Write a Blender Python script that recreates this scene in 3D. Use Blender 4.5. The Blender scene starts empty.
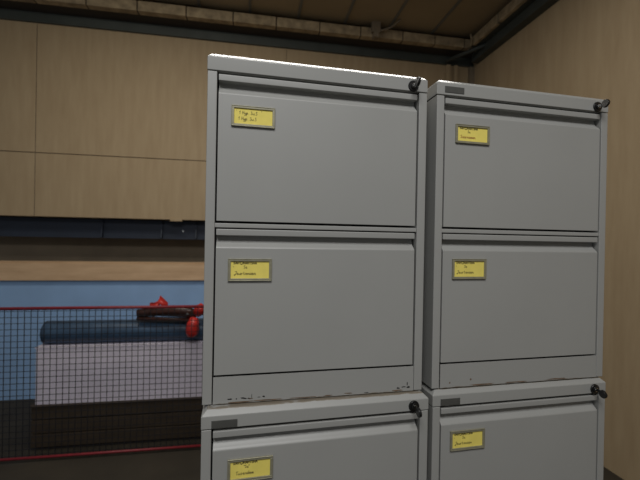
import bpy, bmesh, math, random
from mathutils import Vector, Matrix
random.seed(7)
scene = bpy.context.scene
COL = scene.collection
PI = math.pi

# ------------------------------------------------------------------ key sizes
CAM = Vector((0.0693, -0.7672, 0.3318))      # eye point; z = 0 is the foot of the upper cabinets
W, DEP, H2 = 0.470, 0.62, 0.6955              # two-drawer cabinet
PITCH_D = 0.3063                             # drawer pitch
H4 = H2 + 2 * PITCH_D
FLOOR = -H4 - 0.003
YAW_B = -0.04                                # the hall is turned slightly against the cabinets

# ------------------------------------------------------------------ materials
def new_mat(name):
    m = bpy.data.materials.new(name); m.use_nodes = True
    nt = m.node_tree
    return m, nt, nt.nodes['Principled BSDF']

def srgb(r, g, b):
    f = lambda c: (c/255/12.92) if c/255 <= 0.04045 else ((c/255+0.055)/1.055)**2.4
    return (f(r), f(g), f(b), 1)

def simple(name, col, rough=0.5, metal=0.0, bump=0.0, bscale=200.0, var=0.0, vscale=6.0, spec=0.5, stretch=None):
    m, nt, b = new_mat(name)
    b.inputs['Base Color'].default_value = col
    b.inputs['Roughness'].default_value = rough
    b.inputs['Metallic'].default_value = metal
    b.inputs['Specular IOR Level'].default_value = spec
    tc = nt.nodes.new('ShaderNodeTexCoord')
    src = tc.outputs['Object']
    if stretch:
        mp = nt.nodes.new('ShaderNodeMapping'); mp.inputs['Scale'].default_value = stretch
        nt.links.new(src, mp.inputs['Vector']); src = mp.outputs['Vector']
    if var > 0:
        n = nt.nodes.new('ShaderNodeTexNoise'); n.inputs['Scale'].default_value = vscale
        n.inputs['Detail'].default_value = 5; nt.links.new(src, n.inputs['Vector'])
        mr = nt.nodes.new('ShaderNodeMapRange')
        mr.inputs['From Min'].default_value = 0.3; mr.inputs['From Max'].default_value = 0.7
        mr.inputs['To Min'].default_value = 1-var; mr.inputs['To Max'].default_value = 1+var
        nt.links.new(n.outputs['Fac'], mr.inputs['Value'])
        mx = nt.nodes.new('ShaderNodeVectorMath'); mx.operation = 'SCALE'
        mx.inputs[0].default_value = col[:3]
        nt.links.new(mr.outputs['Result'], mx.inputs['Scale'])
        nt.links.new(mx.outputs['Vector'], b.inputs['Base Color'])
    if bump > 0:
        n2 = nt.nodes.new('ShaderNodeTexNoise'); n2.inputs['Scale'].default_value = bscale
        n2.inputs['Detail'].default_value = 3; nt.links.new(src, n2.inputs['Vector'])
        bp = nt.nodes.new('ShaderNodeBump'); bp.inputs['Strength'].default_value = bump
        bp.inputs['Distance'].default_value = 0.001
        nt.links.new(n2.outputs['Fac'], bp.inputs['Height']); nt.links.new(bp.outputs['Normal'], b.inputs['Normal'])
    return m

PAINT = (0.300, 0.302, 0.287, 1)
def paint_dirty(name, zlo, zhi, thr, stain):
    """grey paint with brown stains of their own shape in the band zlo..zhi (object z)"""
    m, nt, b = new_mat(name)
    b.inputs['Roughness'].default_value = 0.42
    tc = nt.nodes.new('ShaderNodeTexCoord')
    sx = nt.nodes.new('ShaderNodeSeparateXYZ'); nt.links.new(tc.outputs['Object'], sx.inputs[0])
    mr = nt.nodes.new('ShaderNodeMapRange'); mr.inputs['From Min'].default_value = zlo
    mr.inputs['From Max'].default_value = zhi
    nt.links.new(sx.outputs['Z'], mr.inputs['Value'])
    mp = nt.nodes.new('ShaderNodeMapping'); mp.inputs['Scale'].default_value = (1, 2, 4)
    nt.links.new(tc.outputs['Object'], mp.inputs['Vector'])
    n = nt.nodes.new('ShaderNodeTexNoise'); n.inputs['Scale'].default_value = 24; n.inputs['Detail'].default_value = 7
    n.inputs['Roughness'].default_value = 0.65
    nt.links.new(mp.outputs['Vector'], n.inputs['Vector'])
    mul = nt.nodes.new('ShaderNodeMath'); mul.operation = 'MULTIPLY'
    nt.links.new(n.outputs['Fac'], mul.inputs[0]); nt.links.new(mr.outputs['Result'], mul.inputs[1])
    th = nt.nodes.new('ShaderNodeMapRange'); th.inputs['From Min'].default_value = thr
    th.inputs['From Max'].default_value = thr+0.12
    nt.links.new(mul.outputs[0], th.inputs['Value'])
    mx = nt.nodes.new('ShaderNodeMix'); mx.data_type = 'RGBA'
    mx.inputs[6].default_value = PAINT; mx.inputs[7].default_value = stain
    nt.links.new(th.outputs['Result'], mx.inputs[0]); nt.links.new(mx.outputs[2], b.inputs['Base Color'])
    n2 = nt.nodes.new('ShaderNodeTexNoise'); n2.inputs['Scale'].default_value = 700
    nt.links.new(tc.outputs['Object'], n2.inputs['Vector'])
    bp = nt.nodes.new('ShaderNodeBump'); bp.inputs['Strength'].default_value = 0.12; bp.inputs['Distance'].default_value = 0.0005
    nt.links.new(n2.outputs['Fac'], bp.inputs['Height']); nt.links.new(bp.outputs['Normal'], b.inputs['Normal'])
    return m

M = {}
M['paint'] = simple('grey_paint', PAINT, 0.42, bump=0.12, bscale=700, var=0.025, vscale=5)
M['paint_lid'] = simple('grey_paint_lid', PAINT, 0.20)
M['paint_stained_lid'] = paint_dirty('grey_paint_stained_lid', H4-0.0045, H4-0.001, 0.36, (0.17, 0.145, 0.11, 1))
M['paint_stained_foot'] = paint_dirty('grey_paint_stained_foot', 0.006, 0.0, 0.40, (0.15, 0.12, 0.085, 1))
M['inside'] = simple('cabinet_inside', (0.035, 0.036, 0.036, 1), 0.7)
M['chip'] = simple('bare_chip', (0.006, 0.005, 0.005, 1), 0.8)
M['rust'] = simple('rust', (0.135, 0.09, 0.055, 1), 0.85, var=0.3, vscale=80)
M['plate'] = simple('name_plate_grey', (0.068, 0.068, 0.062, 1), 0.45, var=0.08, vscale=60)
M['holder'] = simple('holder_metal', (0.30, 0.285, 0.20, 1), 0.38, metal=0.35, var=0.12, vscale=90)
M['card'] = simple('yellow_card', (0.76, 0.64, 0.135, 1), 0.75, var=0.06, vscale=40)
M['ink'] = simple('dark_ink', (0.06, 0.045, 0.02, 1), 0.7)
M['redink'] = simple('red_ink', (0.30, 0.06, 0.02, 1), 0.7)
M['black'] = simple('black_plastic', (0.008, 0.008, 0.008, 1), 0.35)
M['chrome'] = simple('lock_metal', (0.6, 0.6, 0.58, 1), 0.25, metal=1.0)

def wood_panel(name, col, dark, scale):
    m, nt, b = new_mat(name)
    b.inputs['Roughness'].default_value = 0.7
    tc = nt.nodes.new('ShaderNodeTexCoord')
    mp = nt.nodes.new('ShaderNodeMapping'); mp.inputs['Scale'].default_value = scale
    nt.links.new(tc.outputs['Object'], mp.inputs['Vector'])
    n = nt.nodes.new('ShaderNodeTexNoise'); n.inputs['Scale'].default_value = 3; n.inputs['Detail'].default_value = 8
    n.inputs['Roughness'].default_value = 0.6
    nt.links.new(mp.outputs['Vector'], n.inputs['Vector'])
    cr = nt.nodes.new('ShaderNodeValToRGB')
    cr.color_ramp.elements[0].position = 0.3; cr.color_ramp.elements[0].color = dark
    cr.color_ramp.elements[1].position = 0.68; cr.color_ramp.elements[1].color = col
    nt.links.new(n.outputs['Fac'], cr.inputs['Fac']); nt.links.new(cr.outputs['Color'], b.inputs['Base Color'])
    return m
M['ply'] = wood_panel('plywood_cladding', (0.42, 0.32, 0.195, 1), (0.36, 0.265, 0.155, 1), (5, 5, 0.7))
M['plank'] = wood_panel('timber', (0.66, 0.46, 0.28, 1), (0.50, 0.33, 0.19, 1), (0.8, 6, 6))
M['crate'] = wood_panel('dark_wood', (0.055, 0.038, 0.022, 1), (0.03, 0.021, 0.012, 1), (0.8, 6, 6))
M['joint'] = simple('panel_joint', (0.02, 0.015, 0.01, 1), 0.9)
M['backwall'] = simple('brown_wall', (0.20, 0.16, 0.11, 1), 0.85, var=0.1, vscale=4)
M['ceiling'] = simple('brown_ceiling', (0.30, 0.235, 0.145, 1), 0.8, var=0.15, vscale=1.2)
M['soffit'] = simple('shaded_soffit', (0.035, 0.028, 0.022, 1), 0.8)  # shade under the fascia put into the colour
M['rib'] = simple('blue_grey_rib', (0.15, 0.145, 0.125, 1), 0.6)
M['fascia'] = simple('mottled_blocks', (0.34, 0.265, 0.165, 1), 0.9, bump=0.5, bscale=60, var=0.35, vscale=14)
M['steel'] = simple('dark_steel', (0.05, 0.058, 0.052, 1), 0.55, var=0.15, vscale=5)
M['navy'] = simple('navy_steel', (0.014, 0.022, 0.040, 1), 0.6, var=0.1, vscale=8)
M['blue'] = simple('blue_sheet', (0.27, 0.43, 0.68, 1), 0.5, var=0.08, vscale=3)
M['floor'] = simple('concrete_floor', (0.030, 0.024, 0.015, 1), 0.8, bump=0.3, bscale=40, var=0.25, vscale=3)
M['red'] = simple('red_steel', (0.20, 0.012, 0.02, 1), 0.5, var=0.15, vscale=30)
M['redplastic'] = simple('red_plastic', (0.52, 0.028, 0.022, 1), 0.4)
M['wire'] = simple('dark_wire', (0.018, 0.018, 0.022, 1), 0.5, metal=0.3)
M['tarp'] = simple('blue_roll', (0.035, 0.07, 0.125, 1), 0.4, bump=0.4, bscale=30, var=0.2, vscale=9)
M['palebox'] = simple('pale_board', (0.74, 0.69, 0.80, 1), 0.7, var=0.06, vscale=5)
M['darktool'] = simple('dark_brown_tool', (0.05, 0.018, 0.012, 1), 0.35, var=0.4, vscale=30)

# ------------------------------------------------------------------ mesh helpers
def add_box(bm, x0, x1, y0, y1, z0, z1, mi=0):
    vs = [bm.verts.new((x, y, z)) for x in (x0, x1) for y in (y0, y1) for z in (z0, z1)]
    fs = [(0,1,3,2), (4,6,7,5), (0,4,5,1), (2,3,7,6), (0,2,6,4), (1,5,7,3)]
    out = []
    for f in fs:
        fa = bm.faces.new([vs[i] for i in f]); fa.material_index = mi; out.append(fa)
    return vs, out

def add_prism_x(bm, prof, x0, x1, mi=0):
    """closed (y,z) outline extruded along x"""
    a = [bm.verts.new((x0, y, z)) for y, z in prof]
    b = [bm.verts.new((x1, y, z)) for y, z in prof]
    n = len(prof)
    fs = [bm.faces.new(a), bm.faces.new(list(reversed(b)))]
    for i in range(n):
        fs.append(bm.faces.new((a[i], b[i], b[(i+1) % n], a[(i+1) % n])))
    for f in fs: f.material_index = mi
    return fs

def add_tube(bm, pts, r, seg=12, mi=0, radii=None):
    rings = []
    P = [Vector(p) for p in pts]
    for i, p in enumerate(P):
        t = (P[min(i+1, len(P)-1)] - P[max(i-1, 0)]).normalized()
        up = Vector((0, 0, 1)) if abs(t.z) < 0.9 else Vector((1, 0, 0))
        u = t.cross(up).normalized(); v = t.cross(u).normalized()
        rr = radii[i] if radii else r
        rings.append([bm.verts.new(p + u*math.cos(2*PI*k/seg)*rr + v*math.sin(2*PI*k/seg)*rr) for k in range(seg)])
    for a, b in zip(rings, rings[1:]):
        for k in range(seg):
            f = bm.faces.new((a[k], a[(k+1) % seg], b[(k+1) % seg], b[k])); f.material_index = mi; f.smooth = True
    for r_ in (rings[0], list(reversed(rings[-1]))):
        f = bm.faces.new(r_); f.material_index = mi

def obj(name, bm, mats, parent=None, bevel=0.0, seg=2, smooth=False, loc=None):
    bmesh.ops.recalc_face_normals(bm, faces=bm.faces)
    me = bpy.data.meshes.new(name); bm.to_mesh(me); bm.free()
    for m in (mats if isinstance(mats, (list, tuple)) else [mats]): me.materials.append(m)
    if smooth:
        for p in me.polygons: p.use_smooth = True
    o = bpy.data.objects.new(name, me); COL.objects.link(o)
    if loc is not None: o.location = loc
    if parent: o.parent = parent
    if bevel > 0:
        md = o.modifiers.new('Bevel', 'BEVEL'); md.width = bevel; md.segments = seg
        md.limit_method = 'ANGLE'; md.angle_limit = math.radians(35)
        wn = o.modifiers.new('Normals', 'WEIGHTED_NORMAL'); wn.keep_sharp = True
        for p in me.polygons: p.use_smooth = True
    return o

def thing(name, label, cat, loc, rz=0.0, group=None):
    o = bpy.data.objects.new(name, None); COL.objects.link(o)
    o.empty_display_size = 0.1
    o.location = loc; o.rotation_euler = (0, 0, rz); o['label'] = label; o['category'] = cat
    if group: o['group'] = group
    return o

# hall frame: X right, Y away from the camera's standpoint, Z above the foot of the upper cabinets
CB, SB = math.cos(YAW_B), math.sin(YAW_B)
def B(x, y, z=0.0):
    return Vector((CAM.x + CB*x - SB*y, CAM.y + SB*x + CB*y, z))
def hall(o, x=0, y=0, z=0):
    o.location = B(x, y, z); o.rotation_euler = (0, 0, YAW_B); return o
def struct(name, bm, mats, **k):
    o = obj(name, bm, mats, **k); hall(o); o['kind'] = 'structure'; return o
E0 = CAM.z

# ------------------------------------------------------------------ pen strokes for the cards
GL = {
 'a': [[(.8,.9),(.4,1),(.1,.6),(.2,.1),(.6,.1),(.85,.5),(.85,.95),(.85,.2),(1.05,0)]],
 'u': [[(0,.9),(.05,.2),(.35,0),(.75,.3),(.85,.95),(.85,.15),(1.05,0)]],
 'e': [[(.05,.5),(.7,.6),(.6,.95),(.25,.95),(.1,.4),(.4,0),(.95,.2)]],
 'r': [[(.05,.9),(.15,0),(.2,.6),(.5,.95),(.8,.85)]],
 't': [[(.3,1.6),(.3,.2),(.5,0),(.8,.15)], [(0,1),(.7,1)]],
 'n': [[(0,.9),(.1,0),(.15,.6),(.5,.95),(.8,.7),(.85,0),(1.05,.1)]],
 'm': [[(0,.9),(.08,0),(.12,.7),(.35,.95),(.5,.6),(.52,0),(.56,.7),(.8,.95),(.95,.6),(1,0)]],
 's': [[(.8,.85),(.4,1),(.2,.7),(.7,.35),(.5,0),(.05,.1)]],
 'o': [[(.5,1),(.1,.6),(.2,.1),(.6,0),(.9,.5),(.5,1)]],
 'd': [[(.8,.8),(.3,1),(.05,.5),(.3,0),(.8,.3),(.9,1.8),(.85,.1),(1.05,0)]],
 'p': [[(0,1),(.1,-.8),(.12,.5),(.5,1),(.85,.6),(.5,0),(.15,.2)]],
 'g': [[(.8,.9),(.3,1),(.1,.5),(.4,.05),(.8,.5),(.85,.9),(.8,-.5),(.4,-.9),(0,-.5)]],
 'y': [[(0,.9),(.1,.3),(.5,.1),(.8,.9),(.75,-.4),(.3,-.8),(0,-.4)]],
 'i': [[(.2,.9),(.25,.1),(.5,0)], [(.25,1.4),(.3,1.5)]],
 'k': [[(.1,1.8),(.1,0)], [(.8,.95),(.15,.4),(.85,0)]],
 'l': [[(.1,.3),(.5,1.6),(.3,1.8),(.2,.2),(.5,0)]],
 'v': [[(0,.9),(.4,0),(.8,.95)]],
 'z': [[(0,.95),(.8,.95),(.05,0),(.9,.05)]],
 'S': [[(1,1.6),(.5,1.9),(.1,1.4),(.8,.7),(.6,0),(0,.2)]],
 'J': [[(.2,1.7),(1.1,1.8),(.6,.3),(.1,-.4),(-.3,-.1),(.7,.4)]],
 'T': [[(0,1.7),(1.1,1.8)], [(.55,1.75),(.45,0)]],
 'H': [[(.1,1.8),(0,0)], [(.9,1.8),(.8,0)], [(.05,.9),(.9,1)]],
 'A': [[(0,0),(.5,1.8),(.95,0)], [(.15,.7),(.85,.75)]],
 '1': [[(.1,1.2),(.6,1.8),(.35,0)]],
 '2': [[(.1,1.4),(.5,1.8),(.85,1.3),(.1,0),(.9,.05)]],
 '3': [[(.1,1.7),(.8,1.6),(.4,1),(.85,.5),(.4,0),(0,.2)]],
 '5': [[(.9,1.7),(.3,1.7),(.2,1),(.8,.7),(.5,0),(.05,.1)]],
 '.': [[(.2,0),(.35,.12)]],
 '"': [[(.1,1.9),(.05,1.4)], [(.45,1.9),(.4,1.4)]],
 ' ': [],
}
def stroke(bm, pts, w, y, mi):
    for (ax, az), (bx, bz) in zip(pts, pts[1:]):
        d = Vector((bx-ax, bz-az)); L = d.length
        if L < 1e-6: continue
        d /= L; n = Vector((-d.y, d.x))*w/2; e = d*w*0.3
        q = [(ax-e.x+n.x, az-e.y+n.y), (bx+e.x+n.x, bz+e.y+n.y), (bx+e.x-n.x, bz+e.y-n.y), (ax-e.x-n.x, az-e.y-n.y)]
        f = bm.faces.new([bm.verts.new((x, y, z)) for x, z in q]); f.material_index = mi
def write(bm, text, x, z, xh, y, w=0.0008, mi=1, cond=1.0):
    for ch in text:
        for pl in GL[ch]:
            stroke(bm, [(x+px*xh*cond, z+pz*xh) for px, pz in pl], w, y, mi)
        x += xh*cond*(0.7 if ch in '. "i' else 1.15)

# ------------------------------------------------------------------ cabinet parts (local frame: x 0..W, y 0..DEP into the cabinet, z up)
FX0, FX1 = 0.0190, 0.4502     # inner edges of the stiles
LID = 0.0356
def build_lid(name, H, mat, parent, ch=0.0085):
    """flat front, 45 degree chamfer along its upper edges"""
    bm = bmesh.new()
    add_box(bm, 0, W, -0.0005, DEP, H-LID, H)
    bm.edges.ensure_lookup_table()
    top = [e for e in bm.edges if all(v.co.z > H-0.001 for v in e.verts)]
    bmesh.ops.bevel(bm, geom=top, offset=ch, segments=1, profile=0.5, affect='EDGES')
    add_box(bm, 0.0195, W-0.0195, 0.004, 0.03, H-LID-0.001, H-LID+0.002)   # rolled lower lip
    return obj(name, bm, mat, parent, bevel=0.0022, seg=3)

def build_carcass(H, drawers, parent):
    bm = bmesh.new()
    t = H-LID-0.0016
    add_box(bm, 0.0008, FX0, 0.0, DEP-0.002, 0, t)                # left side with stile
    add_box(bm, FX1, W-0.0008, 0.0, DEP-0.002, 0, t)
    add_box(bm, FX0, FX1, DEP-0.012, DEP-0.002, 0, t)             # back
    add_box(bm, FX0, FX1, 0.03, DEP-0.012, 0.0, 0.01)             # bottom
    add_box(bm, FX0, FX1, 0.035, DEP-0.012, t-0.004, t)           # top closing sheet
    for k in range(1, drawers):                                   # rails between the drawers
        z = H - 0.0413 - k*PITCH_D + 0.0025
        add_box(bm, FX0, FX1, 0.0012, 0.03, z, z+0.0090)
    return obj('carcass', bm, M['paint'], parent, bevel=0.0012)

def drawer_mesh(H, k):
    """front panel k from the top, with the full-width finger pull under its lip"""
    zt = H - 0.0413 - k*PITCH_D          # top of lip
    zb = zt - 0.2905
    bend = zt - 0.0392
    pr = [(0.0, zb), (0.0, bend), (0.0010, bend+0.0028), (0.0042, bend+0.0062), (0.0115, bend+0.0120), (0.0150, bend+0.0180),
          (0.0158, zt-0.0130), (0.0015, zt-0.0130), (0.0005, zt-0.0115), (0.0005, zt-0.001), (0.0015, zt), (0.026, zt), (0.026, zb)]
    bm = bmesh.new()
    add_prism_x(bm, pr, FX0+0.0031, FX1-0.0044)
    add_box(bm, FX0+0.012, FX1-0.014, 0.027, DEP-0.06, zb+0.02, zt-0.03)  # unseen drawer body, put in to block light behind the front
    return bm, zt, zb

def label_parts(parent, x, ztop, hgt, kind):
    w = 0.0862
    z1 = ztop; z0 = ztop-hgt; b = 0.0052
    bm = bmesh.new()
    y0 = -0.0034
    for a in ((x, x+w, z1-b, z1), (x, x+w, z0, z0+b), (x, x+b, z0+b, z1-b), (x+w-b, x+w, z0+b, z1-b)):
        add_box(bm, a[0], a[1], y0, 0.0, a[2], a[3])
    # raised outer rim
    for a in ((x, x+w, z1-0.0014, z1), (x, x+w, z0, z0+0.0014), (x, x+0.0014, z0, z1), (x+w-0.0014, x+w, z0, z1)):
        add_box(bm, a[0], a[1], y0-0.0008, y0, a[2], a[3])
    obj('label_holder', bm, M['holder'], parent, bevel=0.0005)
    bm = bmesh.new()
    cx0, cx1, cz0, cz1 = x+b*0.85, x+w-b*0.85, z0+b*0.85, z1-b*0.85
    add_box(bm, cx0, cx1, -0.0012, -0.0003, cz0, cz1)
    cw, chh = cx1-cx0, cz1-cz0
    yy = -0.00135
    P = lambda fx, fz: (cx0+fx*cw, cz0+fz*chh)
    if kind == 'two_lines':
        x_, z_ = P(.06, .86); write(bm, '"', x_, z_-.004, .0022, yy, .0006)
        x_, z_ = P(.14, .62); write(bm, '1 Hyp. 3u.5', x_, z_, .0036, yy, .0008, cond=.93)
        x_, z_ = P(.70, .88); write(bm, '"', x_, z_-.004, .0022, yy, .0006)
        x_, z_ = P(.12, .26); write(bm, '1 Hyp. 3u.5', x_, z_, .0036, yy, .0008, cond=.93)
    else:
        # printed heading, cut off by the holder's upper edge
        x_, z_ = P(.08, .82); write(bm, 'SAHTJHAHTSHA', x_, z_, .0024, yy, .0012, cond=1.40)
        ink = {'script': 1, 'red': 2, 'long': 1}[kind]
        x_, z_ = P(.34, .58); write(bm, 'Sa' if kind != 'long' else '"Ga"'.replace('G', 'S'), x_, z_, .0030, yy, .0008)
        if kind == 'script':
            x_, z_ = P(.07, .66); write(bm, '"', x_, z_-.003, .0020, yy, .0006)
        word = {'script': 'Jeurtenaen', 'red': 'Saarneman', 'long': 'Tusendem'}[kind]
        x_, z_ = P(.11 if kind != 'long' else .15, .22)
        write(bm, word, x_, z_, .0036, yy, .0009, mi=ink, cond=1.02)
    obj('label_card', bm, [M['card'], M['ink'], M['redink']], parent)

def build_plinth(H, parent, chips, mat):
    bm = bmesh.new()
    add_box(bm, FX0+0.0022, FX1-0.0014, 0.0, 0.0022, 0.0, 0.0535)
    for cx, cz, rx, rz, mi in chips:
        n = 11
        vs = []
        for i in range(n):
            a = 2*PI*i/n; k = random.uniform(0.55, 1.15)
            vs.append(bm.verts.new((cx+math.cos(a)*rx*k, -0.00025, cz+math.sin(a)*rz*k)))
        f = bm.faces.new(vs); f.material_index = mi
    o = obj('plinth', bm, [mat, M['chip'], M['rust']], parent)
    return o

def build_lock(H, parent, tilt, droop):
    x, z, = 0.4350, H-0.0245
    bm = bmesh.new()
    add_tube(bm, [(x, 0.0, z), (x, -0.004, z)], 0.0105, 24, radii=[0.0122, 0.0114])
    add_tube(bm, [(x, -0.004, z), (x, -0.0065, z)], 0.0075, 20)
    lk = obj('lock', bm, M['black'], parent)
    bm = bmesh.new()
    add_tube(bm, [(x, -0.0065, z), (x, -0.0074, z)], 0.0048, 16)
    obj('lock_barrel', bm, M['chrome'], lk)
    # key: blade and a rounded plastic head
    bm = bmesh.new()
    add_box(bm, -0.0010, 0.0010, -0.016, -0.0074, -0.0035, 0.0035)
    out = []
    for i in range(20):
        a = 2*PI*i/20
        yy = -0.0225 + 0.0095*math.cos(a)
        zz = 0.0098 * math.sin(a) - droop
        out.append((yy, zz))
    add_prism_x(bm, out, -0.0030, 0.0030)
    R = Matrix.Rotation(tilt, 4, 'Y')
    T = Matrix.Translation((x, 0, z))
    # the heavy head sags a little
    bm.transform(T @ R)
    obj('key', bm, [M['black'], M['chrome']], lk, bevel=0.0007)

def make_cabinet(label, loc, rz, drawers, labels, plate, chips=(), tilt=0.0, stained_lid=False, group=None, sx=1.0, lock=True):
    H = H2 + (drawers-2)*PITCH_D
    t = thing('filing_cabinet', label, 'filing cabinet', loc, rz, group)
    t.scale = (sx, 1, 1)
    build_lid('lid', H, M['paint_stained_lid'] if stained_lid else M['paint_lid'], t, 0.0108 if stained_lid else 0.0082)
    build_carcass(H, drawers, t)
    for k in range(drawers):
        bm, zt, zb = drawer_mesh(H, k)
        d = obj('drawer', bm, M['paint'], t, bevel=0.0007)
        lx, dz, hg, kind = labels[min(k, len(labels)-1)]
        label_parts(d, lx, zt-dz, hg, kind)
    build_plinth(H, t, chips, M['paint_stained_foot'])
    if plate:
        bm = bmesh.new()
        pd = 0.0035 if stained_lid else 0.0
        add_box(bm, 0.0190, 0.0672, -0.0016, -0.0004, H-0.0300-pd, H-0.0158-pd)
        obj('name_plate', bm, M['plate'], t, bevel=0.0004)
    if lock: build_lock(H, t, tilt, 0.0045 if stained_lid else -0.001)
    return t

G = None
chipsA = [(0.054, .0085, .0070, .0019, 1), (0.067, .0085, .0015, .0018, 1), (0.079, .0095, .0045, .0018, 1), (0.084, .0080, .0045, .0014, 1),
          (0.091, .0078, .0030, .0012, 1), (0.0970, .0120, .0007, .0050, 1), (0.095, .007, .005, .0011, 2), (0.111, .0090, .0036, .0010, 1),
          (0.121, .0095, .0030, .0017, 1), (0.300, .0040, .012, .0016, 2), (0.255, .0022, .010, .0014, 2), (0.34, .0025, .008, .0012, 1),
          (0.413, .0075, .0050, .0020, 1), (0.425, .0095, .0055, .0016, 1), (0.4345, .0160, .0012, .0060, 1), (0.437, .0085, .0040, .0022, 1),
          (0.41, .0030, .016, .0018, 2), (0.07, .0018, .03, .0016, 2), (0.13, .0022, .03, .0015, 2), (0.20, .0018, .03, .0012, 2)]
cab_ul = make_cabinet('grey two-drawer filing cabinet with black key, stacked on top at the centre',
    (0.0, 0.0, 0.0), 0.0, 2, [(0.0475, 0.0600, 0.0412, 'two_lines'), (0.0460, 0.0588, 0.0445, 'script')], False, chipsA, tilt=0.10)
chipsB = [(0.045, .0110, .0022, .0022, 2), (0.098, .0155, .0028, .0026, 2), (0.13, .0025, .035, .0018, 2), (0.22, .0025, .04, .0016, 2), (0.33, .003, .03, .0018, 2)]
cab_ur = make_cabinet('grey two-drawer filing cabinet with dark plate, stacked on top at the right',
    (0.4930, 0.0005, 0.0), math.radians(0.3), 2, [(0.0470, 0.0575, 0.0425, 'red'), (0.0450, 0.0560, 0.0455, 'script')], True, chipsB, tilt=0.15)
cab_ll = make_cabinet('grey filing cabinet under the central one, stained lid, black key and dark plate',
    (0.0015, -0.0225, -H4-0.002), math.radians(0.8), 4, [(0.0500, 0.0560, 0.0440, 'long'), (0.0475, 0.0585, 0.0430, 'script')], True,
    (), tilt=-0.12, stained_lid=True, sx=1.014)
cab_lr = make_cabinet('grey filing cabinet at bottom right, stained lid carrying the right-hand cabinet',
    (0.4930, -0.0060, -H4-0.002), math.radians(0.4), 4, [(0.0440, 0.0520, 0.0440, 'script'), (0.0475, 0.0585, 0.0430, 'script')], True,
    (), tilt=-0.2, stained_lid=True, sx=1.006)

# ------------------------------------------------------------------ the hall
XL, XR = -4.2, 2.56
YW = 4.20
FZ = FLOOR
CZ = E0 + 2.350               # ceiling underside
bm = bmesh.new(); add_box(bm, XL, XR+0.2, -3.0, YW+0.6, FZ-0.1, FZ)
struct('floor', bm, M['floor'])

# back wall: plywood cladding above, recessed brown wall below
bm = bmesh.new()
zb = E0+0.176; zj = E0+0.815
add_box(bm, XL, XR, YW, YW+0.06, zb, zj-0.004)
add_box(bm, XL, XR, YW, YW+0.06, zj+0.004, CZ+0.029)
add_box(bm, XL, XR, YW+0.012, YW+0.058, zj-0.004, zj+0.004, mi=1)
for xj in (-2.2, 0.3):        # upright board joints
    add_box(bm, xj-0.002, xj+0.002, YW-0.0008, YW+0.001, zb, CZ-0.25, mi=1)
add_box(bm, XL, XR, YW+0.40, YW+0.50, FZ, CZ+0.029, mi=2)
struct('wall_back', bm, [M['ply'], M['joint'], M['backwall']])
# right wall and left wall
bm = bmesh.new(); add_box(bm, XR, XR+0.1, -3.0, YW+0.5, FZ, CZ+0.1)
struct('wall_right', bm, M['ply'])
# upright posts at the corner
bm = bmesh.new()
add_box(bm, 2.20, 2.245, YW-0.05, YW, E0-0.2, E0+2.10)
add_box(bm, 2.30, 2.34, YW-0.05, YW, E0-0.2, E0+2.10)
struct('trim_1', bm, M['ply'], bevel=0.004)
bm = bmesh.new()
add_box(bm, 2.50, XR, YW-0.05, YW, FZ, E0+2.10)
struct('trim_2', bm, M['backwall'], bevel=0.004)

# ceiling with blue-grey ribs running towards the viewer
bm = bmesh.new()
add_box(bm, XL, XR+0.1, -3.0, 3.99, CZ, CZ+0.08)
add_box(bm, XL, XR+0.1, 3.99, YW+0.6, CZ+0.03, CZ+0.08)  # unseen strip added to stop world light above the fascia
x = -0.10 - 8*0.505
while x < XR:
    add_box(bm, x-0.013, x+0.013, -3.0, 3.985, CZ-0.012, CZ, mi=1); x += 0.505
struct('ceiling', bm, [M['ceiling'], M['rib']])

# block fascia beam along the back wall, with joints; soffit with shade in its colour; steel beam below
bm = bmesh.new()
ft, fb = E0+2.305, E0+2.205
joints = [-0.73 - 0.46*k for k in range(7, 0, -1)] + [-0.73, -0.27, 0.17, 0.63, 1.08, 1.56, 1.94, 2.30]
edges = [XL] + joints + [XR]
for a, b_ in zip(edges, edges[1:]):
    if b_ - a < 0.03: continue
    add_box(bm, a+0.005, b_-0.005, 3.94+random.uniform(-.004, .004), 4.02, fb, ft)
struct('trim_3', bm, M['fascia'], bevel=0.006)
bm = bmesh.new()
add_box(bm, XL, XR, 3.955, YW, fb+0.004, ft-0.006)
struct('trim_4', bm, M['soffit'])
bm = bmesh.new()                       # I-beam under it, against the wall
zt, z0 = fb+0.002, E0+2.110
add_box(bm, XL, XR, YW-0.030, YW, z0, z0+0.012)
add_box(bm, XL, XR, YW-0.022, YW, z0+0.012, zt-0.004)
add_box(bm, XL, XR, YW-0.030, YW, zt-0.010, zt)
struct('trim_5', bm, M['steel'], bevel=0.002)

# the same beam turning along the right wall
bm = bmesh.new()
yy = 3.90
while yy > -2.5:
    add_box(bm, 2.36, 2.40, yy-0.45, yy-0.01, fb, ft); yy -= 0.46
struct('trim_6', bm, M['fascia'], bevel=0.006)
bm = bmesh.new()
add_box(bm, 2.375, XR, -2.6, 3.93, fb+0.004, ft-0.006)
add_box(bm, 2.47, XR, -2.6, YW-0.12, E0+2.11, fb)
struct('trim_7', bm, M['steel'])

# bracket clamped on the fascia with a slanting stay to the ceiling
bm = bmesh.new()
cx = 1.235
add_box(bm, cx-0.045, cx+0.05, 3.885, 3.935, E0+2.235, CZ-0.001)
add_box(bm, cx-0.028, cx+0.03, 3.865, 3.95, E0+2.175, E0+2.235)
add_tube(bm, [(cx, 3.86, E0+2.20), (cx+0.02, 3.86, E0+2.165)], 0.014, 10)
add_tube(bm, [(cx+0.05, 3.89, E0+2.255), (cx+0.16, 3.87, E0+2.29), (cx+0.24, 3.80, CZ-0.008)], 0.010, 8)
struct('trim_8', bm, M['backwall'], bevel=0.004)
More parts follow.
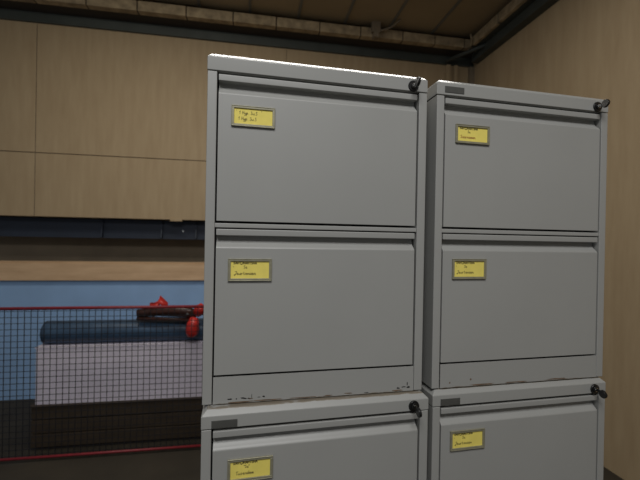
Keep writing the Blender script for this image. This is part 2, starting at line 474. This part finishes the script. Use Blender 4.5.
# conduit and brace in the corner
bm = bmesh.new()
add_tube(bm, [(2.335, 3.885, E0+2.33), (2.350, 3.88, E0+2.27), (2.340, 3.88, E0+2.20), (2.31, 3.90, E0+2.16)], 0.012, 10)
struct('trim_9', bm, M['fascia'])
bm = bmesh.new()
add_tube(bm, [(2.54, 3.75, E0+2.20), (2.18, 4.13, E0+2.13)], 0.022, 10)
struct('trim_11', bm, M['steel'])

# navy steel beam in the recess below the cladding, with knee brackets
bm = bmesh.new()
nz0, nz1 = E0-0.034, E0+0.168
add_box(bm, XL, 0.6, 4.35, 4.40, nz0, nz1)
for xb in (-1.62, -1.02, -0.66, -0.1):
    a = [(xb, 4.292, nz0+0.012), (xb, 4.35, nz0+0.012), (xb, 4.35, nz1), (xb, 4.34, nz1)]
    b_ = [(p[0]+0.012, p[1], p[2]) for p in a]
    va = [bm.verts.new(p) for p in a]; vb = [bm.verts.new(p) for p in b_]
    bm.faces.new(va); bm.faces.new(list(reversed(vb)))
    for i in range(4): bm.faces.new((va[i], vb[i], vb[(i+1) % 4], va[(i+1) % 4]))
add_tube(bm, [(-0.795, 4.352, E0+0.055), (-0.795, 4.335, E0+0.055)], 0.011, 10, mi=1)
struct('trim_10', bm, [M['navy'], M['chrome']])

# ------------------------------------------------------------------ things on the left of the cabinets
# wooden block under the cladding
bm = bmesh.new(); add_box(bm, -0.062, 0.062, -0.012, 0.0, 0.0, 0.03)
o = obj('wooden_block', bm, M['ply'], bevel=0.002); hall(o, -0.84, YW-0.0005, zb-0.018)
o['label'] = 'small pale wooden block at the lower edge of the plywood wall'; o['category'] = 'wooden block'

# blue steel sheet standing on the floor, timber beam lying on its top
bz = E0-0.462
bm = bmesh.new()
add_box(bm, -1.55, 1.55, 0, 0.03, 0, bz-FZ-0.001)
for k in range(-3, 4):
    add_box(bm, k*0.45+0.2-0.015, k*0.45+0.2+0.015, 0.03, 0.06, 0, bz-FZ-0.02)
o = obj('steel_sheet', bm, M['blue'], bevel=0.003); hall(o, -1.35, 4.14, FZ)
o['label'] = 'blue upright steel sheet behind the wire mesh, under the timber beam'; o['category'] = 'sheet'
bm = bmesh.new()
add_box(bm, -1.6, 1.6, 0, 0.17, 0, 0.172)
add_box(bm, -1.6, 1.6, 0.01, 0.17, 0.172, 0.184)
o = obj('timber_beam', bm, M['plank'], bevel=0.004); hall(o, -1.35, 4.10, bz)
o['label'] = 'long light wooden beam lying on the blue panel against the wall'; o['category'] = 'timber beam'

# red-framed wire mesh barrier
CX0, CX1, CY0 = -2.05, -0.22, 3.0
ct = thing('mesh_barrier', 'red-framed wire mesh barrier standing on the floor left of the cabinets', 'barrier', B((CX0+CX1)/2, CY0, FZ), YAW_B)
hw = (CX1-CX0)/2
zr = E0-0.538-FZ            # height of the rim
bm = bmesh.new()
add_tube(bm, [(-hw, 0, zr), (hw, 0, zr)], 0.0115, 8)
for x_ in (-hw, hw): add_tube(bm, [(x_, 0, 0.02), (x_, 0, zr)], 0.010, 8)
for k in range(int(2*hw/0.0425)):            # wire ends wrapped round the top tube
    xk = -hw+0.02+k*0.0425
    add_tube(bm, [(xk-0.004, -0.0115, zr-0.011), (xk+0.004, -0.0125, zr+0.002), (xk+0.010, -0.006, zr+0.011)], 0.0024, 5)
obj('frame', bm, M['red'], ct)
bm = bmesh.new()
add_tube(bm, [(-hw, 0, 0.030), (hw, 0, 0.030)], 0.010, 8)
obj('bottom_rail', bm, M['red'], ct)
for x_ in (-hw+0.05, hw-0.05):
    bm = bmesh.new(); add_box(bm, x_-0.03, x_+0.03, -0.12, 0.12, 0.0, 0.012); add_box(bm, x_-0.01, x_+0.01, -0.01, 0.01, 0.012, 0.022)
    obj('foot', bm, M['darktool'], ct, bevel=0.002)
bm = bmesh.new()
n = int(2*hw/0.0425); w = 0.0019
for i in range(n+1):
    x_ = -hw+i*2*hw/n; add_box(bm, x_-w, x_+w, -w, w, 0.035, zr-0.005)
m_ = int((zr-0.06)/0.0425)
for k in range(m_+1):
    z = 0.05+k*(zr-0.07)/m_; add_box(bm, -hw, hw, -2*w, -w*0.9, z-w, z+w)
obj('wire_mesh', bm, M['wire'], ct)

# contents: dark wooden crate, pale box on it, blue roll on the box, tool with red grips
crz = E0-1.302-FZ
bm = bmesh.new()
for k in range(3):
    z0_ = 0.022+k*(crz-0.022)/3
    add_box(bm, -0.66, 0.66, 0, 0.02, z0_, z0_+(crz-0.022)/3-0.008)
    add_box(bm, -0.66, 0.66, 0.56, 0.58, z0_, z0_+(crz-0.022)/3-0.008)
add_box(bm, -0.66, -0.64, 0.02, 0.56, 0.022, crz-0.01); add_box(bm, 0.64, 0.66, 0.02, 0.56, 0.022, crz-0.01)
add_box(bm, -0.67, 0.67, -0.01, 0.59, crz-0.012, crz)
o = obj('wooden_crate', bm, M['crate'], bevel=0.002); hall(o, -0.99, 3.15, FZ)
o['label'] = 'dark brown wooden crate standing low behind the wire mesh'; o['category'] = 'crate'
bxz = E0-0.862-FZ
bm = bmesh.new()
hB = bxz-crz-0.001
add_box(bm, -0.64, 0.64, 0, 0.50, 0.0, hB-0.012)
add_box(bm, -0.645, 0.645, -0.004, 0.505, hB-0.012, hB)
o = obj('storage_box', bm, M['palebox'], bevel=0.003); hall(o, -0.99, 3.16, FZ+crz+0.0005)
o['label'] = 'pale lavender-grey box standing on the dark crate behind the wire mesh'; o['category'] = 'box'
# blue roll
bm = bmesh.new()
rr = 0.088
n = 28
pts, rad = [], []
for i in range(n+1):
    pts.append((-0.62+1.24*i/n, 0, 0)); rad.append(rr*(1+0.012*math.sin(i*1.7)))
add_tube(bm, pts, rr, 28, radii=rad)
for s in (-0.625, 0.625):      # spiral end: rings of rolled sheet
    for q in (0.07, 0.05, 0.03):
        add_tube(bm, [(s, 0, 0), (s+math.copysign(0.006, s), 0, 0)], q, 20)
o = obj('blue_roll', bm, M['tarp']); hall(o, -0.99, 3.26, FZ+bxz+rr*1.012)
o['label'] = 'dark blue roll lying on the pale box behind the mesh barrier'; o['category'] = 'roll'
# tool: dark bar with red grips, lying over the roll
tl = thing('clamping_tool', 'dark brown tool with rounded red grips lying over the blue roll', 'tool', B(-0.56, 3.13, FZ+bxz), YAW_B)
zt_ = E0-0.60-(FZ+bxz)
bm = bmesh.new()
add_tube(bm, [(-0.36, 0.06, zt_-0.02), (-0.20, 0.05, zt_-0.005), (-0.08, 0.03, zt_), (0.03, 0.01, zt_-0.005), (0.10, 0.0, zt_-0.03)], 0.03, 14, radii=[0.030, 0.038, 0.046, 0.044, 0.028])
add_tube(bm, [(-0.36, 0.05, zt_-0.06), (0.08, 0.0, zt_-0.065)], 0.016, 10)
obj('body', bm, M['darktool'], tl, smooth=True)
bm = bmesh.new()
add_tube(bm, [(0.085, 0.0, zt_-0.05), (0.075, -0.015, zt_-0.10), (0.070, -0.02, zt_-0.15), (0.078, -0.018, zt_-0.185), (0.085, -0.016, zt_-0.197)], 0.04, 16, radii=[0.034, 0.046, 0.052, 0.042, 0.018])
obj('grip', bm, M['redplastic'], tl, smooth=True)
bm = bmesh.new()
add_tube(bm, [(0.095, 0.0, zt_-0.025), (0.125, 0.0, zt_+0.012), (0.155, 0.005, zt_+0.045)], 0.03, 14, radii=[0.032, 0.050, 0.030])
obj('grip', bm, M['redplastic'], tl, smooth=True)
bm = bmesh.new()
add_tube(bm, [(0.035, -0.03, zt_-0.012), (0.037, -0.042, zt_-0.012)], 0.009, 12)
obj('bolt', bm, M['chrome'], tl)
# red clamp head rising above the rim at the left
rc = thing('red_clamp', 'bright red clamp poking above the mesh barrier rim at the far left', 'clamp', B(-0.800, 3.42, FZ+bxz+0.001), YAW_B)
zc = E0-0.565-(FZ+bxz+0.001)
bm = bmesh.new()
add_tube(bm, [(-0.06, 0, zc-0.10), (-0.05, 0, zc-0.03), (-0.005, 0, zc+0.015), (0.035, 0, zc-0.03), (0.045, 0, zc-0.055)], 0.02, 12, radii=[0.03, 0.045, 0.036, 0.030, 0.016])
obj('jaw', bm, M['redplastic'], rc, smooth=True)
bm = bmesh.new()
add_tube(bm, [(-0.06, 0, 0.0), (-0.06, 0, zc-0.09)], 0.011, 10)
obj('spindle', bm, M['darktool'], rc, smooth=True)

# ------------------------------------------------------------------ light: ceiling luminaires and an added fill for the back wall
def area(name, loc, rot, sx, sy, power, col=(1, 0.97, 0.92)):
    l = bpy.data.lights.new(name, 'AREA'); l.shape = 'RECTANGLE'; l.size = sx; l.size_y = sy
    l.energy = power; l.color = col
    o = bpy.data.objects.new(name, l); COL.objects.link(o); o.location = loc; o.rotation_euler = rot
    return o
area('luminaire_front', (-0.15, -1.85, 2.30), (math.radians(8), 0, 0), 1.6, 1.1, 71, (1, 0.99, 0.985))
area('back_wall_fill', B(-0.95, 2.20, 2.58), (math.radians(10), 0, 0), 1.9, 0.25, 25, (1, 0.93, 0.80))  # unseen lamp added to brighten the back wall
area('luminaire_above_cabinets', (0.52, 0.95, 2.60), (0, 0, 0), 2.3, 0.30, 26, (1, 0.96, 0.90))
wd = bpy.data.worlds.new('World'); scene.world = wd; wd.use_nodes = True
bg = wd.node_tree.nodes['Background']; bg.inputs[0].default_value = (0.9, 0.95, 1.0, 1); bg.inputs[1].default_value = 0.17

# ------------------------------------------------------------------ camera
cam = bpy.data.cameras.new('Camera'); co = bpy.data.objects.new('Camera', cam); COL.objects.link(co)
cam.sensor_fit = 'HORIZONTAL'; cam.sensor_width = 48.0; cam.lens = 375.2/640*48
yaw, pitch, roll = -0.2089, -0.0033, 0.0182
Rm = Matrix.Rotation(yaw, 4, 'Z') @ Matrix.Rotation(PI/2+pitch, 4, 'X') @ Matrix.Rotation(roll, 4, 'Z')
co.matrix_world = Matrix.Translation(CAM) @ Rm
cam.clip_start = 0.02
cam.dof.use_dof = True; cam.dof.focus_distance = 0.80; cam.dof.aperture_fstop = 7.0
scene.camera = co
scene.view_settings.view_transform = 'Standard'; scene.view_settings.look = 'None'
scene.view_settings.gamma = 1; scene.view_settings.use_curve_mapping = False
scene.view_settings.exposure = 0.0
